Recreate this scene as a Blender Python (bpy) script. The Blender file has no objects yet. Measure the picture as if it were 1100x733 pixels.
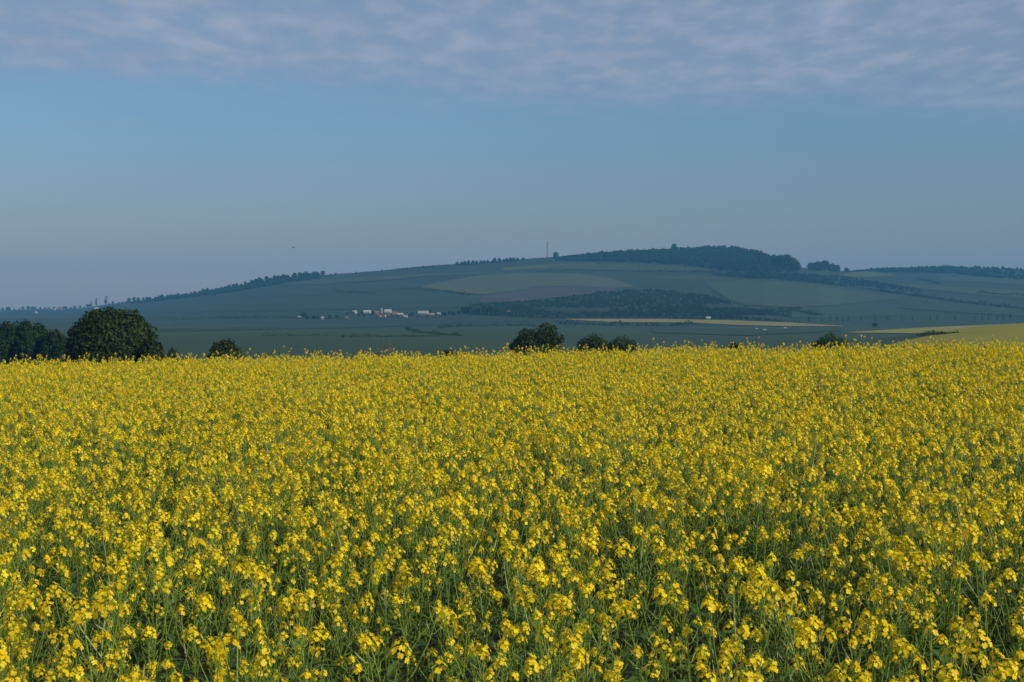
import bpy, math, random
import numpy as np
from mathutils import Vector, Euler

rng = np.random.default_rng(7)
random.seed(7)
S = bpy.context.scene
COL = S.collection

# ------------------------------------------------------------------ camera model
F, CX, CY, HY = 1644.0, 550.0, 366.5, 335.0          # photograph 1100 x 733, eye level at row 335
CAMZ = 2.54
PITCH = math.atan((CY - HY) / F)

def ray(px, py):
    """unit-depth direction of a photograph pixel: returns (x/y, z/y)"""
    px = np.asarray(px, float); py = np.asarray(py, float)
    a = (px - CX) / F; b = -(py - CY) / F
    c, s = math.cos(PITCH), math.sin(PITCH)
    fy = c + b * s; fz = b * c - s
    return a / fy, fz / fy

cd = bpy.data.cameras.new('camera')
cam = bpy.data.objects.new('camera', cd); COL.objects.link(cam)
cam.location = (0, 0, CAMZ)
cam.rotation_euler = (math.radians(90) - PITCH, 0, 0)
cd.sensor_width = 36; cd.lens = 36 * F / 1100
cd.clip_start = 0.1; cd.clip_end = 60000
cd.dof.use_dof = True; cd.dof.focus_distance = 13.0; cd.dof.aperture_fstop = 14
S.camera = cam

# ------------------------------------------------------------------ light and sky
SUN_AZ, SUN_EL = math.radians(122), math.radians(27)   # clockwise from the view direction
sd = Vector((math.sin(SUN_AZ) * math.cos(SUN_EL), math.cos(SUN_AZ) * math.cos(SUN_EL), math.sin(SUN_EL)))
sl = bpy.data.lights.new('sun', 'SUN'); sl.energy = 5.0; sl.angle = math.radians(0.6); sl.color = (1.0, 0.90, 0.74)
so = bpy.data.objects.new('sun', sl); COL.objects.link(so)
so.rotation_euler = sd.to_track_quat('Z', 'Y').to_euler()
so.location = sd * 200

def N(nt, t, **kw):
    n = nt.nodes.new(t)
    for k, v in kw.items():
        if k.startswith('i_'):
            n.inputs[k[2:].replace('_', ' ')].default_value = v
        else:
            setattr(n, k, v)
    return n

def math_n(nt, op, a, b=None, clamp=False):
    n = nt.nodes.new('ShaderNodeMath'); n.operation = op; n.use_clamp = clamp
    for i, v in enumerate((a, b)):
        if v is None: continue
        if isinstance(v, (int, float)): n.inputs[i].default_value = v
        else: nt.links.new(v, n.inputs[i])
    return n.outputs[0]

def mix_n(nt, fac, a, b, blend='MIX'):
    n = nt.nodes.new('ShaderNodeMix'); n.data_type = 'RGBA'; n.blend_type = blend
    for i, v in ((0, fac), (6, a), (7, b)):
        if isinstance(v, (int, float)): n.inputs[i].default_value = v
        elif isinstance(v, tuple): n.inputs[i].default_value = v if len(v) == 4 else (*v, 1)
        else: nt.links.new(v, n.inputs[i])
    return n.outputs[2]

def ramp_n(nt, fac, pts):
    n = nt.nodes.new('ShaderNodeValToRGB'); e = n.color_ramp.elements
    e[0].position, e[0].color = pts[0][0], (*pts[0][1], 1)
    e[1].position, e[1].color = pts[-1][0], (*pts[-1][1], 1)
    for p, c in pts[1:-1]:
        x = e.new(p); x.color = (*c, 1)
    nt.links.new(fac, n.inputs[0])
    return n.outputs[0]

W = bpy.data.worlds.new('World'); S.world = W; W.use_nodes = True
nt = W.node_tree; nt.nodes.clear()
L = nt.links.new
sky = N(nt, 'ShaderNodeTexSky'); sky.sky_type = 'NISHITA'; sky.sun_disc = False
sky.sun_elevation = SUN_EL; sky.sun_rotation = SUN_AZ
sky.altitude = 300; sky.air_density = 1.0; sky.dust_density = 0.6; sky.ozone_density = 1.6
tc = N(nt, 'ShaderNodeTexCoord'); sep = N(nt, 'ShaderNodeSeparateXYZ'); L(tc.outputs['Generated'], sep.inputs[0])
X, Y, Z = sep.outputs
zz = math_n(nt, 'MAXIMUM', Z, 0.02)
# elevation tint of the clear air (a dusty horizon, bluer higher up)
tint = ramp_n(nt, Z, [(0.0, (0.78, 0.62, 0.65)), (0.05, (0.70, 0.64, 0.70)), (0.12, (0.67, 0.82, 0.96)), (0.30, (0.80, 0.94, 1.07)), (1.0, (1, 1, 1))])
clear = mix_n(nt, 1.0, sky.outputs[0], tint, 'MULTIPLY')
# a thin sheet of altocumulus on a plane high above
u = math_n(nt, 'DIVIDE', X, math_n(nt, 'ADD', zz, 0.03)); v = math_n(nt, 'DIVIDE', Y, math_n(nt, 'ADD', zz, 0.03))
cmb = N(nt, 'ShaderNodeCombineXYZ'); L(u, cmb.inputs[0]); L(v, cmb.inputs[1])
pm = N(nt, 'ShaderNodeMapping'); pm.inputs['Scale'].default_value = (2.0, 0.95, 1); L(cmb.outputs[0], pm.inputs[0])
n1 = N(nt, 'ShaderNodeTexNoise', i_Scale=4.0, i_Detail=5.0, i_Roughness=0.50, i_Distortion=0.0); L(pm.outputs[0], n1.inputs['Vector'])
n2 = N(nt, 'ShaderNodeTexNoise', i_Scale=0.55, i_Detail=4.0, i_Roughness=0.6); L(cmb.outputs[0], n2.inputs['Vector'])
st = N(nt, 'ShaderNodeMapping'); st.inputs['Scale'].default_value = (0.35, 1.3, 1); L(cmb.outputs[0], st.inputs[0])
n3 = N(nt, 'ShaderNodeTexNoise', i_Scale=1.1, i_Detail=5.0, i_Roughness=0.6); L(st.outputs[0], n3.inputs['Vector'])
edge = math_n(nt, 'ADD', Z, math_n(nt, 'MULTIPLY', math_n(nt, 'SUBTRACT', n2.outputs[0], 0.5), 0.07))
edge = math_n(nt, 'ADD', edge, math_n(nt, 'MULTIPLY', X, 0.03))
sheet = N(nt, 'ShaderNodeMapRange', interpolation_type='SMOOTHSTEP'); L(edge, sheet.inputs[0])
sheet.inputs[1].default_value = 0.118; sheet.inputs[2].default_value = 0.160
puff = N(nt, 'ShaderNodeMapRange', interpolation_type='SMOOTHSTEP'); L(n1.outputs[0], puff.inputs[0])
puff.inputs[1].default_value = 0.30; puff.inputs[2].default_value = 0.74
cov = math_n(nt, 'MULTIPLY', sheet.outputs[0], math_n(nt, 'ADD', math_n(nt, 'MULTIPLY', puff.outputs[0], 0.42), 0.58), True)
strk = N(nt, 'ShaderNodeMapRange', interpolation_type='SMOOTHSTEP'); L(n3.outputs[0], strk.inputs[0])
strk.inputs[1].default_value = 0.55; strk.inputs[2].default_value = 0.78; strk.inputs[4].default_value = 0.5
band = N(nt, 'ShaderNodeMapRange', interpolation_type='SMOOTHSTEP'); L(Z, band.inputs[0])
band.inputs[1].default_value = 0.07; band.inputs[2].default_value = 0.12
cov2 = math_n(nt, 'MULTIPLY', strk.outputs[0], band.outputs[0])
cov = math_n(nt, 'MAXIMUM', cov, cov2)
n4 = N(nt, 'ShaderNodeTexNoise', i_Scale=0.8, i_Detail=3.0, i_Roughness=0.55); L(pm.outputs[0], n4.inputs['Vector'])
big = math_n(nt, 'MULTIPLY', math_n(nt, 'SUBTRACT', n4.outputs[0], 0.5), 1.6)
ccol = mix_n(nt, math_n(nt, 'ADD', math_n(nt, 'MULTIPLY', puff.outputs[0], 0.7), big, True), (3.1, 3.8, 5.25), (4.1, 4.75, 6.05))
skyc = mix_n(nt, cov, clear, ccol)
bg = N(nt, 'ShaderNodeBackground'); bg.inputs[1].default_value = 0.09; L(skyc, bg.inputs[0])
wo = N(nt, 'ShaderNodeOutputWorld'); L(bg.outputs[0], wo.inputs[0])

# ------------------------------------------------------------------ materials
def new_mat(name):
    m = bpy.data.materials.new(name); m.use_nodes = True
    t = m.node_tree; t.nodes.clear()
    o = t.nodes.new('ShaderNodeOutputMaterial'); b = t.nodes.new('ShaderNodeBsdfPrincipled')
    t.links.new(b.outputs[0], o.inputs[0])
    b.inputs['Specular IOR Level'].default_value = 0.25
    return m, t, b, o

def surf_mat(name, c1, c2, scale=1.0, rough=0.9, detail=6, c3=None, bump=0.0, coord='Object', mapping=None):
    m, t, b, o = new_mat(name)
    tcn = t.nodes.new('ShaderNodeTexCoord'); vec = tcn.outputs[coord]
    if mapping:
        mp = t.nodes.new('ShaderNodeMapping'); mp.inputs['Scale'].default_value = mapping; t.links.new(vec, mp.inputs[0]); vec = mp.outputs[0]
    n = N(t, 'ShaderNodeTexNoise', i_Scale=scale, i_Detail=detail, i_Roughness=0.65); t.links.new(vec, n.inputs['Vector'])
    pts = [(0.32, c1), (0.68, c2)] if c3 is None else [(0.3, c1), (0.5, c2), (0.7, c3)]
    t.links.new(ramp_n(t, n.outputs[0], pts), b.inputs['Base Color'])
    b.inputs['Roughness'].default_value = rough
    if bump:
        bp = N(t, 'ShaderNodeBump', i_Strength=0.6, i_Distance=bump); t.links.new(n.outputs[0], bp.inputs['Height']); t.links.new(bp.outputs[0], b.inputs['Normal'])
    return m

def leafy_mat(name, dark, light, transl=0.25, rough=0.55, spec=0.3, warm=None, attr=True):
    """foliage: per-leaf tint from the mesh attribute 'tint', a little per-instance change, light passing through"""
    m, t, b, o = new_mat(name)
    oi = t.nodes.new('ShaderNodeObjectInfo')
    if attr:
        at = t.nodes.new('ShaderNodeAttribute'); at.attribute_name = 'tint'; f = at.outputs['Fac']
    else:
        f = oi.outputs['Random']
    c = mix_n(t, f, dark, light)
    hv = t.nodes.new('ShaderNodeHueSaturation')
    t.links.new(c, hv.inputs['Color'])
    t.links.new(math_n(t, 'ADD', math_n(t, 'MULTIPLY', oi.outputs['Random'], 0.35), 0.83), hv.inputs['Value'])
    t.links.new(hv.outputs[0], b.inputs['Base Color'])
    b.inputs['Roughness'].default_value = rough; b.inputs['Specular IOR Level'].default_value = spec
    if transl:
        tr = t.nodes.new('ShaderNodeBsdfTranslucent'); t.links.new(hv.outputs[0], tr.inputs[0])
        mx = t.nodes.new('ShaderNodeMixShader'); mx.inputs[0].default_value = transl
        t.links.new(b.outputs[0], mx.inputs[1]); t.links.new(tr.outputs[0], mx.inputs[2]); t.links.new(mx.outputs[0], o.inputs[0])
    return m

M = {}
M['petal'] = leafy_mat('rapeseed_petal', (0.79, 0.54, 0.004), (0.91, 0.74, 0.013), 0.38, 0.5, 0.25)
M['bud'] = leafy_mat('rapeseed_bud', (0.30, 0.34, 0.03), (0.55, 0.52, 0.04), 0.1)
M['stem'] = leafy_mat('rapeseed_stem', (0.095, 0.165, 0.016), (0.200, 0.275, 0.040), 0.12, 0.45, 0.4)
M['leaf'] = leafy_mat('rapeseed_leaf', (0.045, 0.105, 0.010), (0.095, 0.160, 0.022), 0.25, 0.45, 0.4)
M['soil'] = surf_mat('field_soil', (0.030, 0.040, 0.015), (0.075, 0.070, 0.040), 3.0, 0.95, 8, bump=0.05)
M['grass'] = surf_mat('valley_grass', (0.011, 0.034, 0.008), (0.022, 0.050, 0.012), 0.004, 0.95, 8, mapping=(1, 0.5, 1))
M['hill'] = surf_mat('hill_grass', (0.007, 0.024, 0.006), (0.016, 0.036, 0.008), 0.003, 0.95, 8, mapping=(1, 0.6, 1))
M['crown'] = leafy_mat('tree_leaves', (0.007, 0.018, 0.004), (0.034, 0.056, 0.010), 0.18, 0.6, 0.12)
M['crown_fresh'] = leafy_mat('fresh_tree_leaves', (0.010, 0.027, 0.007), (0.028, 0.052, 0.013), 0.22, 0.6, 0.12)
M['crown_olive'] = leafy_mat('olive_tree_leaves', (0.013, 0.028, 0.007), (0.040, 0.058, 0.016), 0.2, 0.6, 0.12)
M['wood_leaf'] = leafy_mat('far_tree_leaves', (0.014, 0.036, 0.008), (0.036, 0.062, 0.015), 0.2, 0.8, 0.05)
M['poplar_leaf'] = leafy_mat('poplar_leaves', (0.022, 0.042, 0.014), (0.055, 0.080, 0.026), 0.3, 0.8, 0.05)
M['crown_soft'] = leafy_mat('soft_green_leaves', (0.016, 0.040, 0.010), (0.058, 0.098, 0.022), 0.22, 0.6, 0.12)
M['bare'] = leafy_mat('bare_twigs', (0.12, 0.085, 0.075), (0.20, 0.145, 0.13), 0.15, 0.8, 0.2)
M['bark'] = surf_mat('bark', (0.035, 0.026, 0.018), (0.10, 0.080, 0.06), 3.0, 0.95, 6)
M['wheat'] = surf_mat('young_wheat', (0.042, 0.058, 0.013), (0.062, 0.074, 0.018), 0.006, 0.95, 7, mapping=(1, 0.4, 1))
M['plough'] = surf_mat('ploughed_earth', (0.034, 0.029, 0.028), (0.048, 0.039, 0.035), 0.008, 0.95, 7)
M['meadow'] = surf_mat('meadow', (0.020, 0.040, 0.010), (0.033, 0.053, 0.014), 0.006, 0.95, 7, mapping=(1, 0.5, 1))
M['dmeadow'] = surf_mat('dark_meadow_or_shade', (0.009, 0.028, 0.008), (0.016, 0.040, 0.011), 0.006, 0.95, 7, mapping=(1, 0.5, 1))
M['rape_far'] = surf_mat('rapeseed_far', (0.10, 0.115, 0.012), (0.22, 0.20, 0.012), 0.9, 0.95, 9, c3=(0.165, 0.160, 0.013), bump=0.3)
M['pale_crop'] = surf_mat('pale_crop', (0.15, 0.135, 0.03), (0.21, 0.175, 0.04), 0.01, 0.95, 7)
M['grove_shade'] = surf_mat('grove_shade_ground', (0.005, 0.014, 0.004), (0.010, 0.021, 0.006), 0.02, 0.95, 8)  # woodland ground, colour darkened to match the shaded crowns
M['white'] = surf_mat('limewashed_wall', (0.30, 0.29, 0.28), (0.40, 0.39, 0.37), 0.6, 0.85)
M['cream'] = surf_mat('cream_wall', (0.16, 0.14, 0.12), (0.22, 0.19, 0.16), 0.6, 0.85)
M['glint_roof'] = surf_mat('sun_glint_roof', (0.32, 0.31, 0.30), (0.44, 0.43, 0.41), 0.8, 0.5)  # sun glint on the roofs painted in as pale grey
M['grey_roof'] = surf_mat('grey_roof', (0.22, 0.22, 0.23), (0.34, 0.33, 0.33), 0.8, 0.6)
M['red_roof'] = surf_mat('clay_tile_roof', (0.12, 0.065, 0.052), (0.18, 0.095, 0.075), 1.5, 0.8)
M['dark'] = surf_mat('dark_opening', (0.02, 0.02, 0.025), (0.04, 0.04, 0.045), 1.0, 0.4)
M['steel'] = surf_mat('painted_steel', (0.20, 0.085, 0.075), (0.26, 0.12, 0.10), 1.0, 0.5)
M['red_steel'] = surf_mat('red_painted_steel', (0.28, 0.07, 0.05), (0.34, 0.10, 0.07), 1.0, 0.5)
M['feather'] = surf_mat('dark_feathers', (0.010, 0.010, 0.012), (0.022, 0.021, 0.022), 20, 0.7)

# ------------------------------------------------------------------ mesh helpers
class MB:
    def __init__(s): s.v = []; s.f = []; s.m = []; s.t = []; s.n = 0; s.mats = []
    def mi(s, mat):
        if mat not in s.mats: s.mats.append(mat)
        return s.mats.index(mat)
    def add(s, verts, faces, mat, tint=0.5):
        k = s.mi(mat)
        s.v.append(np.asarray(verts, float).reshape(-1, 3))
        n = len(s.v[-1])
        for f in faces: s.f.append(tuple(i + s.n for i in f)); s.m.append(k)
        s.t.append(np.full(n, tint) if np.isscalar(tint) else np.asarray(tint))
        s.n += n
    def quads(s, V, mat, tint):
        """V: (n,4,3) separate quads"""
        k = s.mi(mat); n = len(V)
        s.v.append(V.reshape(-1, 3))
        idx = np.arange(n * 4).reshape(n, 4) + s.n
        s.f.extend(map(tuple, idx.tolist())); s.m.extend([k] * n)
        s.t.append(np.repeat(np.asarray(tint), 4)); s.n += n * 4
    def tube(s, pts, rads, mat, sides=4, tint=0.5, cap=True):
        pts = np.asarray(pts, float); n = len(pts); V = []
        for i in range(n):
            d = pts[min(i + 1, n - 1)] - pts[max(i - 1, 0)]; d = d / (np.linalg.norm(d) + 1e-9)
            a = np.cross(d, (1, 0, 0) if abs(d[0]) < .8 else (0, 1, 0)); a /= np.linalg.norm(a); b = np.cross(d, a)
            for k in range(sides):
                w = 2 * math.pi * k / sides
                V.append(pts[i] + rads[i] * (math.cos(w) * a + math.sin(w) * b))
        Fc = []
        for i in range(n - 1):
            for k in range(sides):
                k2 = (k + 1) % sides
                Fc.append((i * sides + k, i * sides + k2, (i + 1) * sides + k2, (i + 1) * sides + k))
        if cap: Fc.append(tuple(range((n - 1) * sides, n * sides)))
        s.add(V, Fc, mat, tint)
    def box(s, c, size, mat, rz=0.0):
        x, y, z = [q / 2 for q in size]; cs, sn = math.cos(rz), math.sin(rz)
        V = [(c[0] + i * x * cs - j * y * sn, c[1] + i * x * sn + j * y * cs, c[2] + k * z) for k in (-1, 1) for j in (-1, 1) for i in (-1, 1)]
        s.add(V, [(0, 2, 3, 1), (4, 5, 7, 6), (0, 1, 5, 4), (2, 6, 7, 3), (0, 4, 6, 2), (1, 3, 7, 5)], mat)
    def mesh(s, name, smooth=False):
        me = bpy.data.meshes.new(name)
        V = np.concatenate(s.v) if s.v else np.zeros((0, 3))
        me.from_pydata(V.tolist(), [], s.f)
        for m in s.mats: me.materials.append(m)
        me.polygons.foreach_set('material_index', s.m)
        if smooth: me.polygons.foreach_set('use_smooth', [True] * len(s.f))
        a = me.attributes.new('tint', 'FLOAT', 'POINT'); a.data.foreach_set('value', np.concatenate(s.t).astype(np.float32))
        me.update(); return me
    def build(s, name, parent=None, loc=None, smooth=False):
        o = bpy.data.objects.new(name, s.mesh(name, smooth)); COL.objects.link(o)
        if parent: o.parent = parent
        if loc is not None: o.location = loc
        return o

def tag(o, label=None, cat=None, group=None, kind=None):
    if label: o['label'] = label
    if cat: o['category'] = cat
    if group: o['group'] = group
    if kind: o['kind'] = kind
    return o

def empty(name, loc, rz=0.0):
    o = bpy.data.objects.new(name, None); COL.objects.link(o); o.location = loc; o.rotation_euler = (0, 0, rz)
    o.empty_display_size = 0.2
    return o

# ------------------------------------------------------------------ terrain
def sstep(x, a, b):
    t = np.clip((x - a) / (b - a), 0, 1); return t * t * (3 - 2 * t)

RP = np.array([-900, -300, 0, 50, 90, 130, 200, 250, 300, 345, 400, 490, 560, 650, 720, 780, 820, 850, 880, 905, 940, 1020, 1060, 1100, 1400, 2000], float)
RY = np.array([334, 334, 333.5, 331.5, 331, 325, 318, 309, 300, 295, 291, 283.5, 279, 272, 267.5, 265, 271, 286, 289, 291.5, 290, 287, 288, 289.5, 296, 305], float)
RD = np.array([5200, 5200, 5200, 5100, 4900, 4300, 4000, 3800, 3700, 3650, 3600, 3600, 3600, 3650, 3700, 3700, 3600, 3500, 3600, 3900, 4200, 4400, 4400, 4400, 4500, 4500], float)
HB = 1750.0

def H(x, y):
    x = np.asarray(x, float); y = np.asarray(y, float)
    uu = np.maximum(y - 43.0, 0); ue = uu * uu / (uu + 16.0)
    z = -15.0 * (1 - np.exp(-ue / 200.0))
    tilt = 0.0175 * np.clip(x, -60, 60)
    z = z + tilt * (1 - sstep(y, 60, 160))
    # gentle bulges of the field itself
    z = z + (0.05 * np.sin(x * 0.16 + 0.6) * np.sin(y * 0.13 + 1.0)) * (1 - sstep(y, 60, 120))
    a = x / np.maximum(y, 30.0); px = CX + F * a
    # swell carrying the yellow field on the right
    z = z + 11.5 * sstep(a, 0.17, 0.36) * np.exp(-((y - 720) / 260.0) ** 2)
    z = z + 1.2 * np.sin(x / 170.0 + 0.7) * np.sin(y / 260.0) * sstep(y, 300, 700)
    ry = np.interp(px, RP, RY); rd = np.interp(px, RP, RD)
    zr = CAMZ + (HY - ry) / F * rd
    t = (y - HB) / (rd - HB); tt = np.clip(t, 0, 1)
    s = 0.45 * tt ** 1.9 + 0.55 * tt ** 1.45
    hump = 6.0 * np.sin(x / 330.0 + 1.3) * np.sin(tt * math.pi) * np.sin(tt * 5 + x / 700.0) * np.clip((zr + 10) / 120, 0, 1)
    z = np.where(y > HB, z + (zr + 15.0) * s + hump, z)
    over = np.maximum(y - rd, 0)
    z = z - np.where(y > rd, over * over / (over + 250) * 0.10, 0)
    return z

YS = np.concatenate([np.arange(-30, 90, 1.5), np.geomspace(90, 1700, 120), np.linspace(1725, 9000, 260)])
AS = np.linspace(-0.85, 0.85, 900)
XX = AS[None, :] * np.maximum(YS, 45)[:, None]
YY = np.repeat(YS[:, None], len(AS), 1)
ZZ = H(XX, YY)

def grid_mesh(name, rows, mat, kind='structure'):
    i0, i1 = rows; n = len(AS)
    V = np.stack([XX[i0:i1], YY[i0:i1], ZZ[i0:i1]], -1).reshape(-1, 3)
    r = i1 - i0
    q = (np.arange(r - 1)[:, None] * n + np.arange(n - 1)[None, :]).reshape(-1)
    Fq = np.stack([q, q + 1, q + n + 1, q + n], 1)
    me = bpy.data.meshes.new(name); me.from_pydata(V.tolist(), [], Fq.tolist())
    me.materials.append(mat); me.polygons.foreach_set('use_smooth', [True] * len(Fq)); me.update()
    o = bpy.data.objects.new(name, me); COL.objects.link(o); o['kind'] = kind
    return o
k1 = int(np.searchsorted(YS, 62)); k2 = int(np.searchsorted(YS, HB))
grid_mesh('field_ground', (0, k1 + 1), M['soil'])
grid_mesh('valley_ground', (k1, k2 + 1), M['grass'])
grid_mesh('hills', (k2, len(YS)), M['hill'])

MY = np.concatenate([np.linspace(62, 600, 260), np.linspace(602, 6000, 1500)])
def hit(px, py, lo=62.0):
    """where the sight line through a point of the photograph meets the land: arrays of x, y, z"""
    px = np.atleast_1d(np.asarray(px, float)); py = np.atleast_1d(np.asarray(py, float))
    a, b = ray(px, py); out = np.zeros((len(px), 3))
    for i0 in range(0, len(px), 400):
        aa = a[i0:i0 + 400, None]; bb = b[i0:i0 + 400, None]
        d = H(aa * MY, np.broadcast_to(MY, (len(aa), len(MY)))) - (CAMZ + bb * MY)
        d[:, MY < lo] = -1
        pos = d >= 0
        k = np.where(pos.any(1), pos.argmax(1), np.argmax(d, 1)); k = np.maximum(k, 1)
        r = np.arange(len(k)); d0, d1 = d[r, k - 1], d[r, k]
        w = np.where((d1 >= 0) & (d0 < 0), -d0 / (d1 - d0 + 1e-9), 1.0)
        yv = MY[k - 1] + (MY[k] - MY[k - 1]) * w
        out[i0:i0 + 400, 1] = yv; out[i0:i0 + 400, 0] = aa[:, 0] * yv
    out[:, 2] = H(out[:, 0], out[:, 1])
    return out

def field(name, top, bot, mat, lift=0.25, rows=8, step=2.0):
    """a field lying on the land between two boundary lines"""
    t = np.array(top, float); b = np.array(bot, float)
    xs = np.arange(max(t[0, 0], b[0, 0]), min(t[-1, 0], b[-1, 0]) + 0.01, step)
    ty = np.interp(xs, t[:, 0], t[:, 1]); by = np.maximum(np.interp(xs, b[:, 0], b[:, 1]), ty + 0.02)
    w = np.linspace(0, 1, rows)
    P = hit(np.repeat(xs, rows), (ty[:, None] * (1 - w) + by[:, None] * w).reshape(-1))
    # resample each column evenly on the land so that the sheet follows it
    P = P.reshape(len(xs), rows, 3)
    R = rows * 4; V = np.zeros((len(xs), R, 3)); ww = np.linspace(0, 1, R)
    for i in range(len(xs)):
        V[i, :, 0] = np.interp(ww, w, P[i, :, 0]); V[i, :, 1] = np.interp(ww, w, P[i, :, 1])
    V[..., 2] = H(V[..., 0], V[..., 1]) + lift
    n = R; q = (np.arange(len(xs) - 1)[:, None] * n + np.arange(n - 1)[None, :]).reshape(-1)
    Fq = np.stack([q, q + 1, q + n + 1, q + n], 1)
    me = bpy.data.meshes.new(name); me.from_pydata(V.reshape(-1, 3).tolist(), [], Fq.tolist()); me.materials.append(mat)
    me.polygons.foreach_set('use_smooth', [True] * len(Fq)); me.update()
    o = bpy.data.objects.new(name, me); COL.objects.link(o); o['kind'] = 'structure'
    return o

field('wheat_field', [(452, 308), (480, 302), (520, 295.5), (560, 293.5), (620, 294), (655, 299), (682, 308)],
      [(452, 309), (480, 313), (520, 317), (545, 314), (580, 308), (620, 308), (660, 310), (682, 308.3)], M['wheat'], 0.8)
field('ploughed_field', [(515, 319), (545, 314.5), (580, 308.5), (620, 308.5), (662, 310.5)],
      [(515, 326), (560, 325), (600, 320), (640, 316), (662, 313)], M['plough'], 1.1)
field('meadow', [(590, 286), (660, 284), (720, 286), (762, 289)], [(590, 289), (660, 291), (720, 291), (762, 291.5)], M['meadow'], 0.8)
field('meadow', [(758, 303), (800, 301), (850, 304), (900, 311), (966, 320.5)],
      [(758, 306), (780, 321), (800, 328), (850, 331), (900, 328), (966, 321.5)], M['meadow'], 0.8)
field('wheat_field', [(906, 294), (930, 291.5), (962, 296)], [(906, 298), (930, 298.5), (962, 297)], M['wheat'], 1.2)
field('meadow', [(300, 305), (345, 300), (420, 297), (460, 296)], [(300, 307), (345, 306), (420, 301), (460, 297)], M['meadow'], 1.2)
field('meadow', [(420, 287.5), (490, 284.5)], [(420, 290), (490, 286)], M['meadow'], 1.2)
field('meadow', [(430, 295.5), (480, 294.3), (540, 292.5)], [(430, 297), (480, 296), (540, 294.5)], M['meadow'], 0.8)
field('dark_meadow_or_shade', [(262, 311), (345, 305.5), (430, 303), (450, 306)], [(262, 320), (345, 317), (430, 311), (450, 308)], M['dmeadow'], 0.6)
field('dark_meadow_or_shade', [(180, 331), (260, 325), (350, 322), (440, 319), (500, 325)], [(180, 336), (260, 335), (350, 333), (440, 332), (500, 330)], M['dmeadow'], 0.6)
field('meadow', [(690, 298), (740, 296), (790, 300)], [(690, 299), (740, 301), (790, 301)], M['meadow'], 0.6)
field('meadow', [(540, 288), (590, 284), (640, 283)], [(540, 291), (590, 288.5), (640, 285.5)], M['wheat'], 0.6)
field('dark_meadow_or_shade', [(850, 332), (905, 329), (968, 322)], [(850, 342), (905, 342), (968, 340)], M['dmeadow'], 0.6)
field('meadow', [(1010, 298), (1060, 298), (1110, 301)], [(1010, 302), (1060, 304), (1110, 308)], M['meadow'], 0.8)
field('dark_meadow_or_shade', [(150, 351), (400, 347), (600, 343)], [(150, 357), (400, 352), (600, 344)], M['dmeadow'], 0.4)
field('meadow', [(160, 352.5), (225, 351), (300, 350)], [(160, 355), (225, 353), (300, 351)], M['meadow'], 0.7)
field('meadow', [(0, 339), (75, 341)], [(0, 342), (75, 343)], M['meadow'], 0.7)
field('pale_crop_field', [(607, 343), (700, 343), (780, 344.5), (850, 347), (906, 350.5)],
      [(607, 343.6), (660, 346.5), (740, 347), (790, 349.5), (850, 351), (906, 351)], M['pale_crop'], 0.5)
field('dark_meadow_or_shade', [(700, 352), (800, 355), (905, 352)], [(700, 358), (800, 361), (905, 356)], M['dmeadow'], 0.4)
field('dark_meadow_or_shade', [(960, 322), (1040, 327), (1110, 334)], [(960, 331), (1040, 337), (1110, 341)], M['dmeadow'], 0.9)
field('meadow', [(965, 305), (1040, 309), (1110, 314)], [(965, 308), (1040, 316), (1110, 322)], M['meadow'], 0.9)
field('far_rapeseed_field', [(912, 357.5), (1000, 352), (1060, 349.5), (1150, 346)], [(912, 358), (1000, 359), (1060, 358.5), (1150, 357)], M['rape_far'], 0.5, 12)
field('far_rapeseed_field', [(952, 372.8), (975, 366.5), (1000, 361.8), (1028, 359), (1060, 358.6), (1150, 357.1)], [(952, 373), (975, 374), (1000, 374), (1028, 374), (1060, 374), (1150, 374)], M['rape_far'], 0.5, 12)

# ------------------------------------------------------------------ trees
def leaf_quads(P, Nrm, size, r):
    """flat leaf clumps at points P facing roughly along Nrm"""
    n = len(P)
    Nn = Nrm + r.normal(0, 0.55, (n, 3)); Nn /= np.linalg.norm(Nn, axis=1)[:, None]
    A = np.cross(Nn, r.normal(0, 1, (n, 3))); A /= np.linalg.norm(A, axis=1)[:, None] + 1e-9
    B = np.cross(Nn, A); s = (size * r.uniform(0.55, 1.35, n))[:, None]
    e = r.uniform(0.5, 0.85, n)[:, None]
    return np.stack([P - A * s, P - B * s * e + Nn * s * 0.15, P + A * s, P + B * s * e + Nn * s * 0.15], 1)

def crown_points(lobes, n, r, inner=0.3):
    """points spread through the outer part of a set of lobes (centre, radii)"""
    w = np.array([l[1][0] * l[1][2] for l in lobes]); w /= w.sum()
    k = r.choice(len(lobes), n, p=w)
    C = np.array([l[0] for l in lobes])[k]; R = np.array([l[1] for l in lobes])[k]
    D = r.normal(0, 1, (n, 3)); D /= np.linalg.norm(D, axis=1)[:, None]
    rad = np.where(r.random(n) < inner, r.uniform(0.4, 0.9, n), r.uniform(0.86, 1.10, n))
    return C + D * R * rad[:, None], D, k

def make_lobes(w, h0, h1, r, n, flat=0.8, round_=True):
    """uneven lobes filling a crown of width w between heights h0 and h1"""
    out = []; hh = h1 - h0
    for i in range(n):
        t = (i + 0.5) / n; z = h0 + hh * (0.10 + 0.72 * t)
        prof = math.sqrt(max(0.05, 1 - (2 * (t * 0.86 + 0.02) - 0.72) ** 2 / 1.75)) if round_ else 1 - 0.5 * t
        ang = i * 2.399 + r.uniform(-.4, .4); R = w * 0.5 * prof
        lr = w * r.uniform(0.13, 0.21) * (0.75 if t > .85 else 1); d = max(0, R - lr) * r.uniform(0.75, 1.0)
        out.append(((math.cos(ang) * d, math.sin(ang) * d, min(z, h1 - lr * .85)), (lr, lr, lr * flat * r.uniform(.85, 1.15))))
    out.append(((0, 0, h0 + hh * .5), (w * .33, w * .33, hh * .42)))
    return out

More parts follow.
